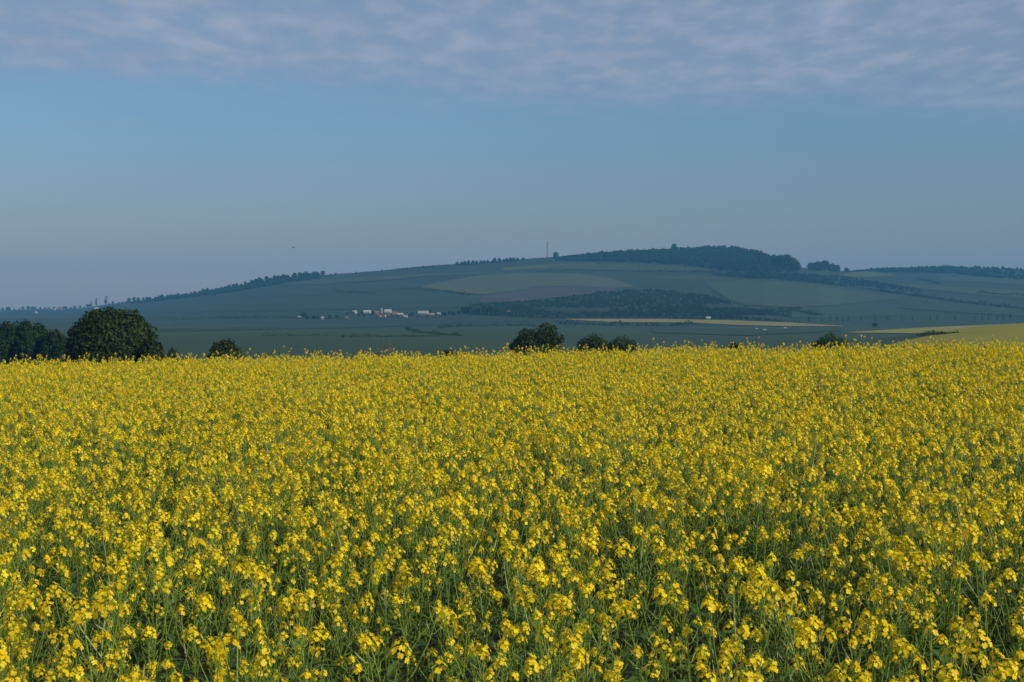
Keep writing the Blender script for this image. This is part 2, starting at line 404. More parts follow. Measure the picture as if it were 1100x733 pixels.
def tree(name, label, px, top, wpx, D, seed, mat='crown', nl=9000, leaf=0.22, lobes=26, low=0.12, cat='tree', group=None, trunk=True, extra=None, round_=True, dome=False):
    r = np.random.default_rng(seed)
    a, b = ray(px, top); x = float(a) * D; z0 = float(H(x, D)); zt = CAMZ + float(b) * D
    h = zt - z0; w = wpx / F * D
    t = tag(empty(name, (x, D, z0)), label, cat, group)
    lb = make_lobes(w, h * low, h, r, lobes, round_=round_)
    if extra:
        for ex, ez, er in extra: lb.append(((ex * w, 0, ez * h), (er * w,) * 3))
    if dome: lb += [((0, 0, h * .46), (w * .475, w * .475, h * .475))] * 4
    tb = MB()
    if trunk:
        th = h * 0.62; rr = max(0.06, h * 0.028)
        zs = np.linspace(-0.3, th, 8)
        pts = np.stack([np.cumsum(r.normal(0, .02 * h / 8, 8)), np.cumsum(r.normal(0, .02 * h / 8, 8)), zs], 1)
        tb.tube(pts, np.linspace(rr * 1.5, rr * .45, 8), M['bark'], 7)
        for c, rad in lb[:-1:2]:
            k = r.integers(2, 6); p0 = pts[k]; p2 = np.array(c); p1 = (p0 + p2) / 2 + np.array([0, 0, .08 * h])
            tb.tube([p0, p1, p2], [rr * .5, rr * .3, rr * .1], M['bark'], 5)
    else:
        for i in range(9):
            q = np.array(lb[i % len(lb)][0]); tb.tube([(0, 0, -.1), q * np.array([.4, .4, .6]), q], [h * .014, h * .009, h * .004], M['bark'], 5)
    tb.build('trunk' if trunk else 'stems', t)
    P, Dn, k = crown_points(lb, nl, r)
    if dome:                                            # the big rounded crown is lumpy, with shallow hollows
        q = 1 + .025 * np.sin(Dn[:, 0] * 7 + seed) * np.sin(Dn[:, 2] * 8 + 1) + .03 * np.sin(Dn[:, 0] * 15 + Dn[:, 1] * 13) * np.sin(Dn[:, 2] * 17)
        P = P * q[:, None]
    P[:, 2] = np.maximum(P[:, 2], 0.08)
    lt = r.random(len(lb))                              # some shoots are younger and paler than others
    tint = np.clip(0.55 * lt[k] + 0.45 * r.random(nl), 0, 1)
    cb = MB(); cb.quads(leaf_quads(P, Dn, leaf, r), M[mat], tint); cb.build('crown', t)
    return t

tree('broadleaf_tree', 'large dark green dome-crowned tree, biggest tree behind the rapeseed', 121, 329, 95, 200, 11, nl=46000, leaf=0.22, lobes=44, low=0.02, dome=True,
     extra=[(-0.42, 0.52, 0.10), (-0.40, 0.35, 0.12), (0.40, 0.30, 0.12), (-.2, .8, .12), (.2, .8, .12)])
tree('shrub', 'dark shrub leaning against the big dome-crowned tree', 163, 361, 38, 196, 12, nl=5000, leaf=0.22, lobes=14, low=0.0, cat='shrub', trunk=False)
tree('shrub', 'thin pale green sapling beside the shrub by the big tree', 185, 370, 22, 200, 13, 'crown_fresh', nl=700, leaf=0.18, lobes=8, low=0.0, cat='shrub', trunk=False)
for i, (p, tp, w, d, lab) in enumerate([
        (-16, 344, 46, 330, 'hazy green tree at the outer end of the wood beside the big dome tree'),
        (8, 342, 36, 345, 'hazy green tree with flat top in the wood beside the big dome tree'),
        (27, 340.5, 26, 335, 'tallest hazy green tree of the wood beside the big dome tree'),
        (42, 344, 28, 340, 'hazy green tree sloping down in the wood beside the big dome tree'),
        (-30, 343, 50, 350, 'hazy green tree behind the outer end of the wood beside the big dome tree'),
        (18, 343, 40, 352, 'hazy green tree at the back of the wood, between flat topped and tallest ones'),
        (36, 346, 38, 350, 'hazy green tree at the back of the wood where its top begins to slope'),
        (58, 351, 36, 335, 'lowest pale green tree of the wood, next to the big dome tree')]):
    tree('broadleaf_tree', lab, p, tp, w, d, 20 + i, 'crown_fresh', nl=11000, leaf=0.30, lobes=46, low=0.0, group='trees of the small wood', round_=True)
tree('shrub', 'small round green bush standing alone by the rapeseed edge', 242, 363, 40, 185, 31, 'crown_olive', dome=True, nl=5000, leaf=0.19, lobes=18, low=0.0, cat='shrub', trunk=False)
tree('broadleaf_tree', 'dark tree with a broad uneven crown, alone mid valley', 576, 349.5, 60, 260, 32, nl=16000, leaf=0.21, lobes=26, low=0.05,
     extra=[(0.2, 0.88, 0.17), (0.34, .74, .15), (-0.34, .62, .14)])
tree('shrub', 'dark wide bush beside a smaller bush in the valley', 638, 355.5, 54, 255, 33, 'crown_olive', nl=11000, leaf=0.18, lobes=20, low=0.0, cat='shrub', trunk=False)
tree('shrub', 'smaller dark bush with a lopsided top next to wide bush', 668, 358.5, 52, 250, 34, nl=8000, leaf=0.17, lobes=14, low=0.0, cat='shrub', trunk=False)
tree('shrub', 'soft green bush in front of the far yellow field', 893, 355, 58, 240, 35, 'crown_soft', nl=11000, leaf=0.17, lobes=20, low=0.0, cat='shrub', trunk=False)
tree('shrub', 'low dark bush just showing above the rapeseed, short of the soft green bush', 789, 366, 32, 230, 36, nl=3600, leaf=0.22, lobes=12, low=0.0, cat='shrub', trunk=False)
tree('shrub', 'low dark bush barely showing above the rapeseed near the bare shrub', 482, 373, 30, 210, 37, nl=3000, leaf=0.2, lobes=12, low=0.0, cat='shrub', trunk=False)
tree('shrub', 'pinkish leafless shrub rising behind the rapeseed below village', 414, 363, 34, 210, 38, 'bare', nl=1100, leaf=0.10, lobes=14, low=0.0, cat='shrub', trunk=False)

# far trees: one small mesh per kind, copied
def far_mesh(kind, seed):
    r = np.random.default_rng(seed); mb = MB()
    if kind == 'poplar':
        lb = [((r.normal(0, .02), r.normal(0, .02), z), (.10 * q, .10 * q, .14)) for z, q in ((.2, .7), (.35, 1), (.5, 1.05), (.65, .9), (.8, .65), (.92, .4))]
        n, s = 130, .05
    else:
        w = r.uniform(.75, 1.05); lb = make_lobes(w, .05, 1.0, r, 9); n, s = 560, .075
    P, Dn, k = crown_points(lb, n, r); lt = r.random(len(lb))
    mb.quads(leaf_quads(P, Dn, s, r), M['poplar_leaf' if kind == 'poplar' else 'wood_leaf'], np.clip(.6 * lt[k] + .4 * r.random(n), 0, 1))
    mb.tube([(0, 0, -.05), (0, 0, .6)], [.03, .012], M['bark'], 5)
    return mb.mesh('far_' + kind)
ROUND = [far_mesh('tree', 100 + i) for i in range(6)]
POPLAR = [far_mesh('poplar', 120 + i) for i in range(4)]

def far_tree(name, label, p, group, hgt, meshes, sx=1.0):
    o = bpy.data.objects.new(name, random.choice(meshes)); COL.objects.link(o)
    o.location = (p[0], p[1], p[2]); o.scale = (hgt * sx, hgt * sx, hgt); o.rotation_euler = (0, 0, random.uniform(0, 6.28))
    return tag(o, label, 'tree', group)

def ridge_pt(px, back=0.0):
    rd = float(np.interp(px, RP, RD)) - 15 + back; x = (px - CX) / F * rd
    return (x, rd, float(H(x, rd)))

for px, hp in [(838, 15), (846, 19), (853, 16), (831, 11)]:
    p = ridge_pt(px, -150); far_tree('hilltop_tree', 'tall dark tree of the clump where the wooded hilltop ends', p, 'trees of the hilltop clump', hp / F * p[1], ROUND, 1.0)
for px, hp in [(871, 9), (878, 11), (886, 13), (893, 10), (899, 9)]:
    p = ridge_pt(px, -40); far_tree('hilltop_tree', 'round dark tree of the small group in the saddle', p, 'trees of the saddle group', hp / F * p[1], ROUND, 1.15)
p = ridge_pt(909, -40); far_tree('hilltop_tree', 'lone small tree past the small group in the saddle', p, None, 6 / F * p[1], ROUND)
p = ridge_pt(597, -20); far_tree('hilltop_tree', 'lone round tree on the crest beside the lattice mast', p, None, 7 / F * p[1], ROUND)
p = ridge_pt(724, -20); far_tree('hilltop_tree', 'lone tree poking above the smooth wooded crest', p, None, 7.5 / F * p[1], ROUND)
for px in np.arange(491, 562, 4.1):
    p = ridge_pt(px + random.uniform(-1.5, 1.5), -30); far_tree('hilltop_tree', 'small dark tree in the crest row approaching the lattice mast', p, 'trees in the crest row by the mast', random.uniform(3, 6.2) / F * p[1], ROUND)
for px in np.concatenate([np.arange(140, 262, 4.4), np.arange(264, 348, 3.6)]):
    p = ridge_pt(px + random.uniform(-1.5, 1.5), -25); big = 7.5 if 268 < px < 350 else 5.5
    far_tree('hilltop_tree', 'small hazy tree on the long low crest above the big dome tree', p, 'trees along the long low crest', random.uniform(.55, 1.0) * big / F * p[1], ROUND)
for px in np.arange(350, 490, 5.5):
    if random.random() < .55:
        p = ridge_pt(px, -25); far_tree('hilltop_tree', 'tiny tree on the bare stretch of crest above the village', p, 'trees on the bare crest above the village', random.uniform(1.5, 3) / F * p[1], ROUND)
for px in np.arange(915, 1105, 5.2):
    p = ridge_pt(px + random.uniform(-2, 2), -25); far_tree('hilltop_tree', 'tiny hazy tree on the lower far crest beyond the saddle', p, 'trees on the lower far crest', random.uniform(2, 4) / F * p[1], ROUND)
for px in [869, 883, 892, 899, 905, 911, 925, 940, 954, 969, 980, 999, 1007, 1026, 1047, 1055, 1062, 1071, 1078, 1085]:
    q = hit(px, 347 - (px - 869) / 216 * 3.0)[0]
    far_tree('poplar_tree', 'slender poplar in the row below the far hill', q, 'poplars in the row below the far hill', random.uniform(6.0, 9.5) / F * q[1], POPLAR)
q = hit(940, 351)[0]; far_tree('broadleaf_tree', 'round dark tree standing in front of the poplar row', q, None, 4.5 / F * q[1], ROUND, 1.7)
for px, hp, lab in [(98, 6.5, 'shortest of the three poplars on the far low ridge'), (103.5, 9, 'middle poplar of three above white house on the far low ridge'), (114, 10, 'tallest of the three poplars on the far low ridge, apart from the others')]:
    p = ridge_pt(px, -60); far_tree('poplar_tree', lab, p, 'poplars on the far low ridge', hp / F * p[1], POPLAR, 1.5 if px > 110 else 1.1)
for px in np.concatenate([np.arange(2, 58, 4.6), np.arange(64, 100, 4.2), np.arange(118, 140, 4.5)]):
    p = ridge_pt(px + random.uniform(-1.5, 1.5), random.uniform(-120, -30)); far_tree('broadleaf_tree', 'tiny hazy tree around the houses on the far low ridge', p, 'trees around the far ridge houses', random.uniform(1.8, 4.2) / F * p[1], ROUND, 1.2)
for px, py, hp in [(378, 338, 4), (386, 340, 3), (391, 340, 3), (399, 339.5, 3.5), (405, 341.5, 3), (421, 341, 3.5), (427, 340.5, 3), (440, 340.5, 3.5), (450, 341, 3), (459, 341, 3), (468, 340, 3), (476, 338.5, 4), (483, 338, 4), (493, 338, 5), (330, 343, 5), (337, 343, 4), (341, 343, 4), (354, 343, 5), (362, 342, 4), (389, 338, 4), (401, 338, 4), (424, 338, 4.5), (443, 339, 4), (449, 338, 3.5), (462, 336, 4), (478, 339, 4), (487, 339, 5), (499, 337, 9), (505, 337, 8), (513, 337, 7), (521, 337, 9), (529, 337, 8), (535, 338, 7), (326, 341, 6), (373, 339, 4)]:
    q = hit(px, py)[0]; far_tree('broadleaf_tree', 'hazy tree among the village houses under the hill', q, 'trees among the village houses', hp / F * q[1], ROUND, 1.15)

# ------------------------------------------------------------------ instanced masses
def scatter(name, meshes, P, rot, scl, idx, label, cat=None):
    """many copies of a few meshes as one object of kind stuff"""
    lib = bpy.data.collections.new(name + '_library')
    for i, me in enumerate(meshes):
        lib.objects.link(bpy.data.objects.new('%s_source_%02d' % (name, i), me))
    me = bpy.data.meshes.new(name); me.from_pydata(np.asarray(P).tolist(), [], [])
    a = me.attributes.new('rot', 'FLOAT_VECTOR', 'POINT'); a.data.foreach_set('vector', np.asarray(rot, np.float32).reshape(-1))
    a = me.attributes.new('scl', 'FLOAT_VECTOR', 'POINT'); a.data.foreach_set('vector', np.asarray(scl, np.float32).reshape(-1))
    a = me.attributes.new('idx', 'INT', 'POINT'); a.data.foreach_set('value', np.asarray(idx, np.int32))
    o = bpy.data.objects.new(name, me); COL.objects.link(o)
    g = bpy.data.node_groups.new(name, 'GeometryNodeTree')
    g.interface.new_socket('Geometry', in_out='INPUT', socket_type='NodeSocketGeometry')
    g.interface.new_socket('Geometry', in_out='OUTPUT', socket_type='NodeSocketGeometry')
    gi = g.nodes.new('NodeGroupInput'); go = g.nodes.new('NodeGroupOutput')
    ci = g.nodes.new('GeometryNodeCollectionInfo'); ci.inputs[0].default_value = lib; ci.inputs[1].default_value = True; ci.inputs[2].default_value = True
    ip = g.nodes.new('GeometryNodeInstanceOnPoints')
    def attr(nm, ty):
        n = g.nodes.new('GeometryNodeInputNamedAttribute'); n.data_type = ty; n.inputs[0].default_value = nm
        return n.outputs[0]
    er = g.nodes.new('FunctionNodeEulerToRotation')
    g.links.new(attr('rot', 'FLOAT_VECTOR'), er.inputs[0])
    g.links.new(gi.outputs[0], ip.inputs['Points']); g.links.new(ci.outputs[0], ip.inputs['Instance'])
    ip.inputs['Pick Instance'].default_value = True
    g.links.new(attr('idx', 'INT'), ip.inputs['Instance Index'])
    g.links.new(er.outputs[0], ip.inputs['Rotation']); g.links.new(attr('scl', 'FLOAT_VECTOR'), ip.inputs['Scale'])
    g.links.new(ip.outputs[0], go.inputs[0])
    md = o.modifiers.new('scatter', 'NODES'); md.node_group = g
    return tag(o, label, cat, kind='stuff')

def wood(name, label, top, bot, n, hm, patchy=False):
    t = np.array(top, float); b = np.array(bot, float)
    xs = rng.uniform(t[0, 0], t[-1, 0], n); w = rng.random(n)
    ty = np.interp(xs, t[:, 0], t[:, 1]); by = np.interp(xs, b[:, 0], b[:, 1])
    P = hit(xs, ty + (by - ty) * w)
    if patchy:                                          # broken into groves with open ground between
        g = np.sin(P[:, 0] / 61 + 1.7 * np.sin(P[:, 1] / 140)) * np.sin(P[:, 1] / 95 + P[:, 0] / 130) + .5 * np.sin(P[:, 0] / 23) * np.sin(P[:, 1] / 37)
        k = g > -.42; P, xs = P[k], xs[k]; n = len(xs)
    h = hm * rng.uniform(.6, 1.25, n) * (0.35 + 0.65 * np.clip(np.minimum(xs - t[0, 0], t[-1, 0] - xs) / 45.0, 0, 1))
    sc = np.stack([h * 1.15, h * 1.15, h], 1)
    rot = np.zeros((n, 3)); rot[:, 2] = rng.uniform(0, 6.28, n)
    return scatter(name, ROUND, P, rot, sc, rng.integers(0, len(ROUND), n), label, 'wood')

wood('woodland', 'dark woodland covering the hilltop under the long crest', [(596, 277), (650, 273), (720, 269), (780, 266), (820, 272), (850, 286)],
     [(596, 280), (650, 281), (720, 284), (780, 291), (820, 293), (850, 293)], 2600, 7.5)
field('dark_meadow_or_shade', [(500, 328), (560, 327), (600, 322), (650, 315), (700, 313), (760, 319), (790, 330)], [(500, 338), (560, 341), (600, 341.5), (650, 341.5), (700, 341.5), (760, 342), (790, 342)], M['grove_shade'], 0.9)  # not a meadow: sheet under the groves with their shade in its colour
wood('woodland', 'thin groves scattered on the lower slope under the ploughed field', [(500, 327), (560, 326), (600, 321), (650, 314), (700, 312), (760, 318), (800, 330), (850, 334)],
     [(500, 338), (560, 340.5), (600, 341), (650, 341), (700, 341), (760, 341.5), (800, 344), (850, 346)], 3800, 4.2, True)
wood('woodland', 'hazy woodland along the long low crest', [(140, 324.5), (200, 318), (250, 310), (300, 301), (345, 297)],
     [(140, 327), (200, 320.5), (250, 314), (300, 306), (345, 299)], 900, 7.0)
wood('woodland', 'hazy woodland on the lower far hill beyond the saddle', [(905, 292.5), (940, 291), (1020, 288), (1060, 289), (1115, 291)],
     [(905, 293), (940, 292), (1020, 294), (1060, 298), (1115, 303)], 1100, 8.0)
wood('woodland', 'dim woodland on the slope between crest and meadow', [(764, 292), (820, 294), (900, 298), (990, 311)],
     [(764, 297), (820, 300), (900, 305), (990, 315)], 900, 6.0)

def hedge(label, pts, hm, dens=1.0, mat='wood_leaf', name='hedge', wid=1.0):
    p = np.array(pts, float)
    d = np.concatenate([[0], np.cumsum(np.hypot(np.diff(p[:, 0]), np.diff(p[:, 1])))])
    k = np.linspace(0, d[-1], max(6, int(d[-1] / 3)))
    Q = hit(np.interp(k, d, p[:, 0]), np.interp(k, d, p[:, 1]))
    c = Q[len(Q) // 2].copy(); dd = np.concatenate([[0], np.cumsum(np.linalg.norm(np.diff(Q[:, :2], axis=0), axis=1))])
    n = int(min(9000, dd[-1] * 2.2 * dens)); r = np.random.default_rng(int(abs(p[0, 0]) * 7 + p[0, 1]))
    s = r.uniform(0, dd[-1], n); P = np.stack([np.interp(s, dd, Q[:, i]) for i in range(3)], 1)
    hh = hm * (0.55 + 0.45 * np.sin(s / 23.0 + 1) * np.sin(s / 9.1)) * r.uniform(.7, 1.15, n)
    P[:, 2] = H(P[:, 0], P[:, 1]) + np.maximum(hh, hm * .25) * r.uniform(0.05, 1, n)
    P[:, :2] += r.normal(0, hm * .3 * wid, (n, 2))
    mb = MB(); mb.quads(leaf_quads(P - c, r.normal(0, 1, (n, 3)) + np.array([0, -.5, .8]), hm * .22, r), M[mat], r.random(n))
    return tag(mb.build(name, None, c), label, 'hedge')

hedge('dark hedge running along the upper edge of the olive field', [(565, 292.5), (640, 291.5), (764, 293), (800, 298), (850, 301)], 6)
hedge('long dark hedge slanting down the slope past the pale meadow', [(845, 301), (900, 307), (960, 315), (1030, 325), (1110, 334)], 8)
hedge('short dark hedge curving under the olive field', [(425, 312), (450, 311), (480, 314), (505, 318)], 6)
hedge('faint dark hedge on the slope above the village', [(358, 313), (380, 314.5), (402, 316)], 5)
hedge('dark hedge under the pale valley strip', [(600, 348), (660, 350), (720, 350.5), (742, 349)], 6, 1.4)
hedge('straight low hedge across the valley below the village', [(366, 362.5), (430, 362), (496, 361)], 2.6, 1.6)
hedge('broken low hedge in the valley nearer the round bush', [(281, 361.5), (320, 361), (352, 361)], 2.4, 1.4)
hedge('curling dark hedge in the valley below the big grey barn', [(437, 354), (445, 357), (460, 358.5), (492, 361)], 3.0, 1.4)
hedge('hazy hedge in the valley leading from village to dark lone tree', [(470, 352.5), (510, 350.5), (545, 350.5), (580, 351)], 4.5, 1.3)
hedge('hedge at the foot of the slope along the village', [(240, 342.5), (300, 341.5), (345, 343), (370, 343)], 4)
hedge('dark hedge at the foot of the slope behind the pale valley strip', [(560, 342), (660, 342.3), (780, 343.5), (860, 347)], 5)
hedge('dark hedge dividing the two far yellow fields', [(984, 361.5), (1000, 360.2), (1015, 359.3), (1029, 358.7)], 2.0, 3.0, wid=.8)
hedge('faint hedge on the far slope near the frame of poplars', [(1050, 315), (1075, 317), (1105, 318)], 7)
hedge('hedge on the far slope above the long slanting hedge', [(985, 300), (1000, 303), (1010, 306)], 7)
hedge('thin hedge bordering the meadow left of the village', [(165, 343.5), (215, 342.5), (280, 341)], 4)
hedge('dark scrub strip low on the slope behind the poplars', [(790, 334), (830, 336), (850, 333), (880, 340)], 8)

# ------------------------------------------------------------------ buildings
def house(label, px, py, w, dpt, hw, hr, wall, roof, rz=0.0, chimney=True, name='house', cat='house', group='houses of the village under the hill', lo=62.0):
    w, dpt, hw, hr = w * .60, dpt * .62, hw * .55, hr * .72
    q = hit(px, py, lo)[0]
    t = tag(empty(name, (q[0], q[1], q[2]), rz), label, cat, group)
    b = MB(); x, y = w / 2, dpt / 2
    V = [(-x, -y, -1), (x, -y, -1), (x, y, -1), (-x, y, -1), (-x, -y, hw), (x, -y, hw), (x, y, hw), (-x, y, hw), (-x, 0, hw + hr), (x, 0, hw + hr)]
    b.add(V, [(0, 1, 5, 4), (2, 3, 7, 6), (1, 2, 6, 9, 5), (3, 0, 4, 8, 7)], M[wall]); b.build('wall', t)
    r = MB(); e = .35; th = .22; sl_ = hr / y
    for sgn in (-1, 1):
        A = [(-x - e, sgn * (y + e), hw - e * sl_ + .05), (x + e, sgn * (y + e), hw - e * sl_ + .05), (x + e, 0, hw + hr + .05), (-x - e, 0, hw + hr + .05)]
        Bq = [(p_[0], p_[1], p_[2] + th) for p_ in A]
        r.add(A + Bq, [(0, 1, 2, 3), (4, 5, 6, 7), (0, 1, 5, 4), (1, 2, 6, 5), (2, 3, 7, 6), (3, 0, 4, 7)], M[roof])
    ro = r.build('roof', t)
    if chimney:
        c = MB(); c.box((x * .5, .8, hw + hr + .3), (.7, .7, 1.8), M['red_roof']); c.build('chimney', ro)
    n = max(2, int(w / 4))
    for i in range(n):
        wb = MB(); xx = -x + w * (i + .5) / n
        if i == n // 2 and hw > 2.2:
            wb.box((xx, -y - .02, 1.0), (1.1, .12, 2.0), M['dark']); wb.build('door', t)
        else:
            wb.box((xx, -y - .02, hw * .58), (1.1, .1, 1.2), M['dark']); wb.build('window', t)
    return t

house('small white house with steep sunlit roof at the village edge', 381, 336.8, 9, 7, 3, 4.2, 'white', 'glint_roof', -0.5)
house('long white farmhouse with a bright sunlit roof in the village', 394.5, 336.8, 17, 9, 3.2, 3.8, 'white', 'glint_roof', -0.25)
house('house with bright sunlit roof just beside the white church tower', 416.8, 336.2, 16, 9, 3.4, 4.2, 'white', 'glint_roof', -.2)
house('low white house under the church tower', 407.5, 340.6, 8, 7, 3, 2.5, 'white', 'red_roof', -.2)
house('small white cottage below the bright sunlit roof', 412.8, 340.4, 7, 6, 3, 2.3, 'white', 'red_roof', -.4)
house('cream cottage with clay roof below the bright sunlit roof', 418.5, 340.0, 8, 7, 2.8, 2.4, 'cream', 'red_roof', -.3)
house('long low cream house with greyish roof, downhill of the church', 430, 339.2, 15, 8, 2.6, 2.8, 'cream', 'glint_roof', -.3)
house('tiny white house in front of the long low cream house', 436, 341.2, 8, 6, 2.4, 2.0, 'white', 'grey_roof', -.2)
house('big grey barn with a broad sloping roof beside the village', 455, 338.3, 24, 16, 3.5, 4.6, 'cream', 'grey_roof', -.2, False, 'barn', 'barn')
house('low grey shed against the big grey barn', 464.5, 338.9, 9, 7, 2.2, 1.8, 'white', 'grey_roof', -.2, False, 'shed', 'shed')
house('small white shed standing past the big grey barn', 471.5, 338.0, 7, 6, 2.4, 1.8, 'white', 'glint_roof', -.2, False, 'shed', 'shed')
house('small pale house in front of the village trees', 372.5, 342.6, 7, 6, 2.6, 2.2, 'cream', 'red_roof', -.1)
house('narrow white house alone among trees, first before the village', 346.5, 343.2, 5, 6, 3.4, 2.4, 'white', 'grey_roof', 0)
house('small white house at the far end of the village trees', 322, 342.0, 7, 6, 2.4, 2.0, 'cream', 'grey_roof', 0)
house('red roofed house hidden behind the church tower', 404, 337.4, 12, 8, 3, 3.5, 'cream', 'red_roof', .2)
house('red roofed house between the bright roof and the barn', 424, 338.2, 11, 8, 3, 3.4, 'cream', 'red_roof', .1)
house('pale upright house at the foot of the lower wood', 546.5, 337.5, 7, 7, 4.6, 2.8, 'cream', 'red_roof', -.2)
house('long pink farm building at the foot of the lower wood', 556, 338.6, 18, 8, 2.2, 2.0, 'cream', 'red_roof', -.1, False)
house('white shed with pitched roof at the edge of the pale valley strip', 761, 343.3, 8, 7, 2.6, 2.6, 'white', 'glint_roof', -.3, False, 'shed', 'shed', None)
house('white house with red roof on the far low ridge', 58, 333.2, 15, 12, 7, 5, 'white', 'red_roof', -.2, True, 'house', 'house', 'houses on the far low ridge')
house('red roofed house next to white one on the far low ridge', 65, 333.0, 20, 12, 3.5, 6, 'cream', 'red_roof', -.1, True, 'house', 'house', 'houses on the far low ridge')
house('small white house lower down the far low ridge', 38.5, 336.6, 12, 8, 3, 3.4, 'white', 'glint_roof', -.5, True, 'house', 'house', 'houses on the far low ridge')
house('white house below the three poplars on the far low ridge', 103.5, 332.4, 17, 10, 4.5, 3.6, 'white', 'glint_roof', -.2, True, 'house', 'house', 'houses on the far low ridge')
for px, py, w, lab in [(812.5, 354.0, 3.2, 'small white hut at the end of the three in the green valley'), (821.5, 355.2, 4.6, 'largest of three small white huts in the green valley'), (843.5, 353.2, 4.0, 'small white hut farthest from the other two in the green valley')]:
    house(lab, px, py, w * .8, 2.0, 1.2, .7, 'cream', 'grey_roof', -.1, False, 'hut', 'hut', 'white huts in the valley')

q = hit(410, 336.6)[0]
t = tag(empty('church_tower', tuple(q), -.2), 'slim white church tower standing above the village roofs', 'church tower')
b = MB(); b.box((0, 0, 2.8), (1.8, 1.8, 6.6), M['white']); b.build('wall', t)
b = MB(); b.add([(-1.1, -1.1, 6.12), (1.1, -1.1, 6.12), (1.1, 1.1, 6.12), (-1.1, 1.1, 6.12), (0, 0, 7.8)], [(0, 1, 4), (1, 2, 4), (2, 3, 4), (3, 0, 4), (3, 2, 1, 0)], M['glint_roof']); b.build('roof', t)
b = MB(); b.box((0, -.92, 5.0), (.8, .1, 1.3), M['dark']); b.build('window', t)

# lattice mast on the crest
p = ridge_pt(588, -10); mh = (274 - 256.5) / F * p[1]
t = tag(empty('lattice_mast', p), 'tall thin lattice mast standing on the hill crest', 'mast')
b = MB(); hw0, hw1 = 1.5, 0.8
for sx, sy in ((-1, -1), (1, -1), (1, 1), (-1, 1)):
    b.tube([(sx * hw0, sy * hw0, -1), (sx * hw1, sy * hw1, mh)], [.36, .28], M['steel'], 4)
ns = 14
for i in range(ns):
    z0, z1 = mh * i / ns, mh * (i + 1) / ns; a0 = hw0 + (hw1 - hw0) * i / ns; a1 = hw0 + (hw1 - hw0) * (i + 1) / ns
    cs = [(-1, -1), (1, -1), (1, 1), (-1, 1)]
    for k in range(4):
        c0, c1 = cs[k], cs[(k + 1) % 4]
        b.tube([(c0[0] * a0, c0[1] * a0, z0), (c1[0] * a1, c1[1] * a1, z1)], [.17, .17], M['steel'], 4)
        b.tube([(c0[0] * a1, c0[1] * a1, z1), (c1[0] * a1, c1[1] * a1, z1)], [.17, .17], M['steel'], 4)
b.build('lattice', t)
for z, m_ in ((mh * .80, 'steel'), (mh * .93, 'red_steel')):
    b = MB()
    for sx in (-1, 1): b.box((sx * 1.15, 0, z), (.5, .5, 2.6), M[m_])
    b.build('antenna', t)
b = MB(); b.tube([(0, 0, mh - .5), (0, 0, mh + 3)], [.15, .06], M['red_steel'], 5); b.build('spire', t)

# bird in flight
D = 150.0; a, bb = ray(315.2, 266.2)
mb = MB()
prof = [(-.16, .004), (-.12, .018), (-.05, .034), (.02, .036), (.07, .024), (.10, .022), (.125, .014), (.15, .002)]
mb.tube([(0, y_, 0) for y_, _ in prof], [r_ for _, r_ in prof], M['feather'], 8)
for s_ in (-1, 1):
    W_ = [(0, .05, .01), (0, -.05, .01), (s_ * .12, .055, .05), (s_ * .12, -.045, .05), (s_ * .24, .0, .035), (s_ * .235, -.05, .035), (s_ * .30, -.06, .02)]
    Wv = W_ + [(q_[0], q_[1], q_[2] + .008) for q_ in W_]
    mb.add(Wv, [(0, 1, 3, 2), (2, 3, 5, 4), (4, 5, 6), (7, 9, 10, 8), (9, 11, 12, 10), (11, 13, 12), (0, 2, 9, 7), (2, 4, 11, 9), (4, 6, 13, 11), (1, 8, 10, 3), (3, 10, 12, 5), (5, 12, 13, 6)], M['feather'])
mb.add([(-.012, -.14, 0), (.012, -.14, 0), (.03, -.23, .002), (-.03, -.23, .002), (0, -.15, .008)], [(0, 1, 2, 3), (0, 1, 4), (1, 2, 4), (2, 3, 4), (3, 0, 4)], M['feather'])
bo = mb.build('bird', None, (float(a) * D, D, CAMZ + float(bb) * D), True); bo.rotation_euler = (0.1, -.25, 0.9)
bo.scale = (.85,) * 3
tag(bo, 'tiny dark bird flying in the sky above the low crest', 'bird')

# ------------------------------------------------------------------ rapeseed
def unit(v): return v / (np.linalg.norm(v) + 1e-9)

def add_flower(mb, c, n, r, size):
    n = unit(n); u_ = unit(np.cross(n, r.normal(0, 1, 3))); v_ = np.cross(n, u_)
    Ln, Wd = size, size * .95; cup = r.uniform(-.1, .7)
    tn = r.uniform(0.1, 1)
    for k in range(4):
        w = k * math.pi / 2 + r.uniform(-.15, .15)
        d = math.cos(w) * u_ + math.sin(w) * v_; s_ = np.cross(n, d)
        l = Ln * r.uniform(.85, 1.1)
        b0 = c + n * .001
        m0 = c + d * l * .55 + n * l * cup * .35; tp = c + d * l + n * l * cup * r.uniform(.3, .7)
        mb.add([b0, m0 - s_ * Wd * .5, tp - s_ * Wd * .42, tp + s_ * Wd * .42, m0 + s_ * Wd * .5],
               [(0, 1, 4), (1, 2, 3, 4)], M['petal'], float(np.clip(tn + r.normal(0, .12), 0, 1)))

